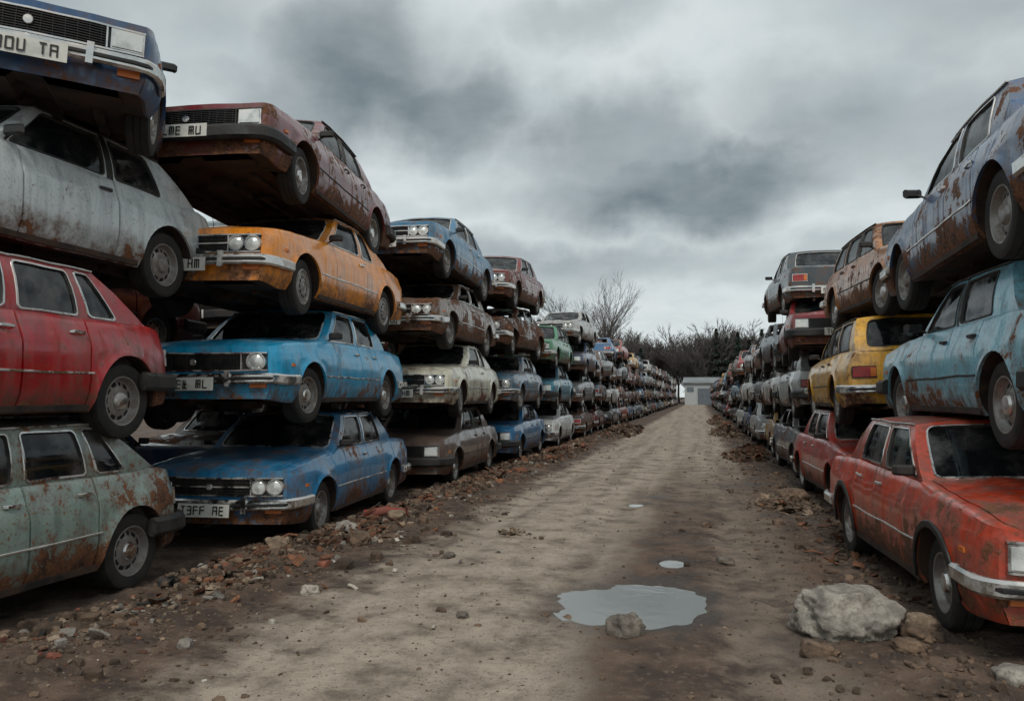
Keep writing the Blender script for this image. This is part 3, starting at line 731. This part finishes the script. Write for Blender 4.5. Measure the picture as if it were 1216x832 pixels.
for i in range(140):
    x=rr.uniform(-60,45); y=rr.uniform(165,225)
    Vv,Ff=T[i%4]; A=np.array(Vv); s=rr.uniform(.9,1.35)*(1.0 if x>-25 else 1.1); a=rr.uniform(0,6.28)
    A=np.stack([(A[:,0]*math.cos(a)-A[:,1]*math.sin(a))*s*1.1,(A[:,0]*math.sin(a)+A[:,1]*math.cos(a))*s,A[:,2]*s],1)+np.array([x,y,0])
    vs.append(A); fs.append(np.array([list(f) if len(f)==4 else list(f)+[f[-1]] for f in Ff])+b); b+=len(A)
me=bpy.data.meshes.new('distant_treeline'); me.from_pydata(np.concatenate(vs).tolist(),[],np.concatenate(fs).tolist()); me.materials.append(TW); me.update(); col.objects.link(bpy.data.objects.new('distant_treeline',me))
NEED=simple('needles',(.022,.037,.028),.9,n=.6,var=.5,dirt=0,bmp=0)
PX=[(3.2,164.2,15.),(5.2,165.5,13.2),(1.2,166,11.),(7.4,164.5,14.2),(9.6,166,12.5),(12,165,14.8),(14.5,167,13),(-1.5,168,10.5),(-12,167,11.5),(-17,168,12.5),(17,166,14),(20,168,13)]
for i,(x,y,h) in enumerate(PX):
    mb=MB(); rd=random.Random(i)
    mb.tube([(0,0,-.2),(0,0,h*.9)],.14,0,6)
    for _ in range(1800):
        t=rd.random()**.8; z=h*(.06+.94*t); rad=(1-t)**.8*2.9*(.6+.4*math.sin(z*4.5+rd.random()))*rd.random()**.45; a=rd.uniform(0,6.28); s=rd.uniform(.2,.45)
        c_=Vector((rad*math.cos(a),rad*math.sin(a),z-rad*.25)); dv=Vector((math.cos(a),math.sin(a),-.35)); sv=Vector((-math.sin(a),math.cos(a),rd.gauss(0,.3)))
        mb.F([mb.P(c_-dv*s+sv*s*.3),mb.P(c_-sv*s*.5),mb.P(c_+dv*s),mb.P(c_+sv*s*.5)],1)
    ob=bpy.data.objects.new('pine_tree',mb.build('pine_tree',[BARK,NEED],smooth=False)); ob.location=(x,y,0); col.objects.link(ob)
# ------------------------------------------------------------------ warehouse
root=bpy.data.objects.new('warehouse',None); col.objects.link(root); root.location=(3.2,148,0)
WW=simple('white_cladding',(.40,.42,.42),.6,n=.5,var=.08,dirt=.1); RG=simple('roof_sheet',(.20,.21,.22),.6,n=.5,dirt=.1); DK=simple('door_grey',(.12,.14,.16),.6,dirt=0)
def part(name,fn,mats):
    mb=MB(); fn(mb); ob=bpy.data.objects.new(name,mb.build(name,mats,smooth=False)); ob.parent=root; col.objects.link(ob)
def walls(mb):
    mb.box((0,6,2.0),(12,12,4.0),0)
    x=-5.9
    while x<5.9: mb.box((x,-.03,2.0),(.12,.06,3.95),0); x+=.4
part('walls',walls,[WW])
def roof(mb):
    a=[(-6.3,-.4,4.0),(6.3,-.4,4.0),(6.3,6,5.1),(-6.3,6,5.1),(6.3,12.4,4.0),(-6.3,12.4,4.0)]
    i=[mb.P(p) for p in a]; mb.F((i[0],i[1],i[2],i[3]),0); mb.F((i[3],i[2],i[4],i[5]),0); mb.F((i[1],i[4],i[2]),0); mb.F((i[0],i[3],i[5]),0); mb.box((0,-.42,3.95),(12.6,.06,.2),0)
part('roof',roof,[RG])
part('roller_door',lambda mb:[mb.box((-2.4,-.08,1.5),(2.6,.08,3.0),0)]+[mb.box((-2.4,-.13,.2+.3*q),(2.6,.03,.04),0) for q in range(9)],[DK])
part('windows',lambda mb:[mb.box((x,-.08,2.8),(1.2,.08,.8),0) for x in(-5.0,.6,2.8,4.8)],[DK])
# ------------------------------------------------------------------ sky / light
w=bpy.data.worlds.new('World'); S.world=w; w.use_nodes=True; nt=NT(w.node_tree)
for n in list(nt.n): nt.n.remove(n)
out=nt.node('ShaderNodeOutputWorld'); tc=nt.node('ShaderNodeTexCoord'); D_=tc.outputs['Generated']
SUN_EL,SUN_AZ=50,172
sk=nt.node('ShaderNodeTexSky'); sk.sky_type='NISHITA'; sk.sun_disc=False; sk.sun_elevation=math.radians(SUN_EL); sk.sun_rotation=math.radians(SUN_AZ)
b1=nt.node('ShaderNodeBackground',{'Color':sk.outputs[0],'Strength':.10})
wn=nt.noise(D_,6.0,7,.54,color=True); wv=nt.vmath('MULTIPLY',nt.vmath('SUBTRACT',wn,(.5,.5,.5)),(.22,.22,.16)); DW=nt.vmath('ADD',D_,wv)
wn=nt.noise(D_,2.2,2,.5,color=True); wv=nt.vmath('MULTIPLY',nt.vmath('SUBTRACT',wn,(.5,.5,.5)),(.10,.10,.07)); DW=nt.vmath('ADD',DW,wv)
def blob(c,s,lo=.62,hi=1.12):
    d=nt.vmath('MULTIPLY',nt.vmath('SUBTRACT',DW,c),s); return nt.mr(nt.vmath('LENGTH',d),lo,hi,1,0)
blobs=[((-.38,.86,.39),(4.8,4.5,9.5),.74,.25,1.15),((-.27,.90,.345),(6.5,4.5,13.),.72,.25,1.15),((-.47,.82,.34),(7.,4.5,14.),.5,.3,1.2),((-.02,.966,.255),(3.6,2.,13.5),.84,.25,1.12),((-.09,.95,.30),(6.2,2.,12.),.68,.25,1.15),
 ((.22,.92,.30),(3.6,2,9.5),.52,.2,1.2),((.30,.87,.42),(3.6,2,9.5),.46,.2,1.2),((-.17,.97,.165),(3.2,1.5,26.),.48,.2,1.25),((.12,.97,.145),(4.6,3,32.),.36,.2,1.25),((-.12,.90,.43),(11,3,26.),.4,.2,1.25),((-.75,.5,.5),(2,2,4),.6,.4,1.2),((.7,.6,.4),(2,2,5),.6,.4,1.2)]
den=None
for c_,s_,wt,lo,hi in blobs:
    q=nt.math('MULTIPLY',blob(c_,s_,lo,hi),wt); den=q if den is None else nt.math('MAXIMUM',den,q)
sp=nt.node('ShaderNodeSeparateXYZ',{0:D_}); zz=nt.math('ADD',nt.math('MAXIMUM',sp.outputs[2],0),.22)
pl=nt.node('ShaderNodeCombineXYZ',{0:nt.math('DIVIDE',sp.outputs[0],zz),1:nt.math('DIVIDE',sp.outputs[1],zz),2:0.})
g1=nt.noise(pl.outputs[0],1.6,7,.54); g2=nt.noise(pl.outputs[0],4.5,6,.58)
den=nt.math('MULTIPLY',den,nt.mr(g1,.34,.64,.74,1.08))
den=nt.math('ADD',den,nt.math('MULTIPLY',nt.mr(g1,.50,.72),.12)); den=nt.math('ADD',den,nt.math('MULTIPLY',nt.math('SUBTRACT',g2,.5),.34),clampit=True)
lightc=nt.mix(nt.mr(g2,.3,.7),(.60,.67,.685),(.75,.805,.81))
cl=nt.mix(den,lightc,(.105,.145,.165))
cl=nt.mix(nt.mr(sp.outputs[2],.0,.17,.6,0),cl,(.72,.775,.78))
b2=nt.node('ShaderNodeBackground',{'Color':cl,'Strength':1.0})
mx=nt.node('ShaderNodeMixShader',{0:.94}); nt.l.new(b1.outputs[0],mx.inputs[1]); nt.l.new(b2.outputs[0],mx.inputs[2]); nt.l.new(mx.outputs[0],out.inputs[0])
sl=bpy.data.lights.new('sun','SUN'); sl.energy=1.5; sl.angle=math.radians(12); sl.color=(1,.95,.87); so=bpy.data.objects.new('sun',sl); col.objects.link(so)
el=math.radians(SUN_EL); az=math.radians(SUN_AZ)
sd=Vector((math.sin(az)*math.cos(el),math.cos(az)*math.cos(el),math.sin(el))); so.rotation_euler=sd.to_track_quat('Z','Y').to_euler()
# ------------------------------------------------------------------ camera
cd=bpy.data.cameras.new('camera'); cd.lens=28; cd.clip_end=3000; cd.clip_start=.05; co=bpy.data.objects.new('camera',cd); co.location=(0,0,1.5)
co.rotation_euler=(math.radians(93.3),0,math.radians(13.3)); col.objects.link(co); S.camera=co
S.view_settings.view_transform='Standard'; S.view_settings.look='None'; S.view_settings.exposure=0
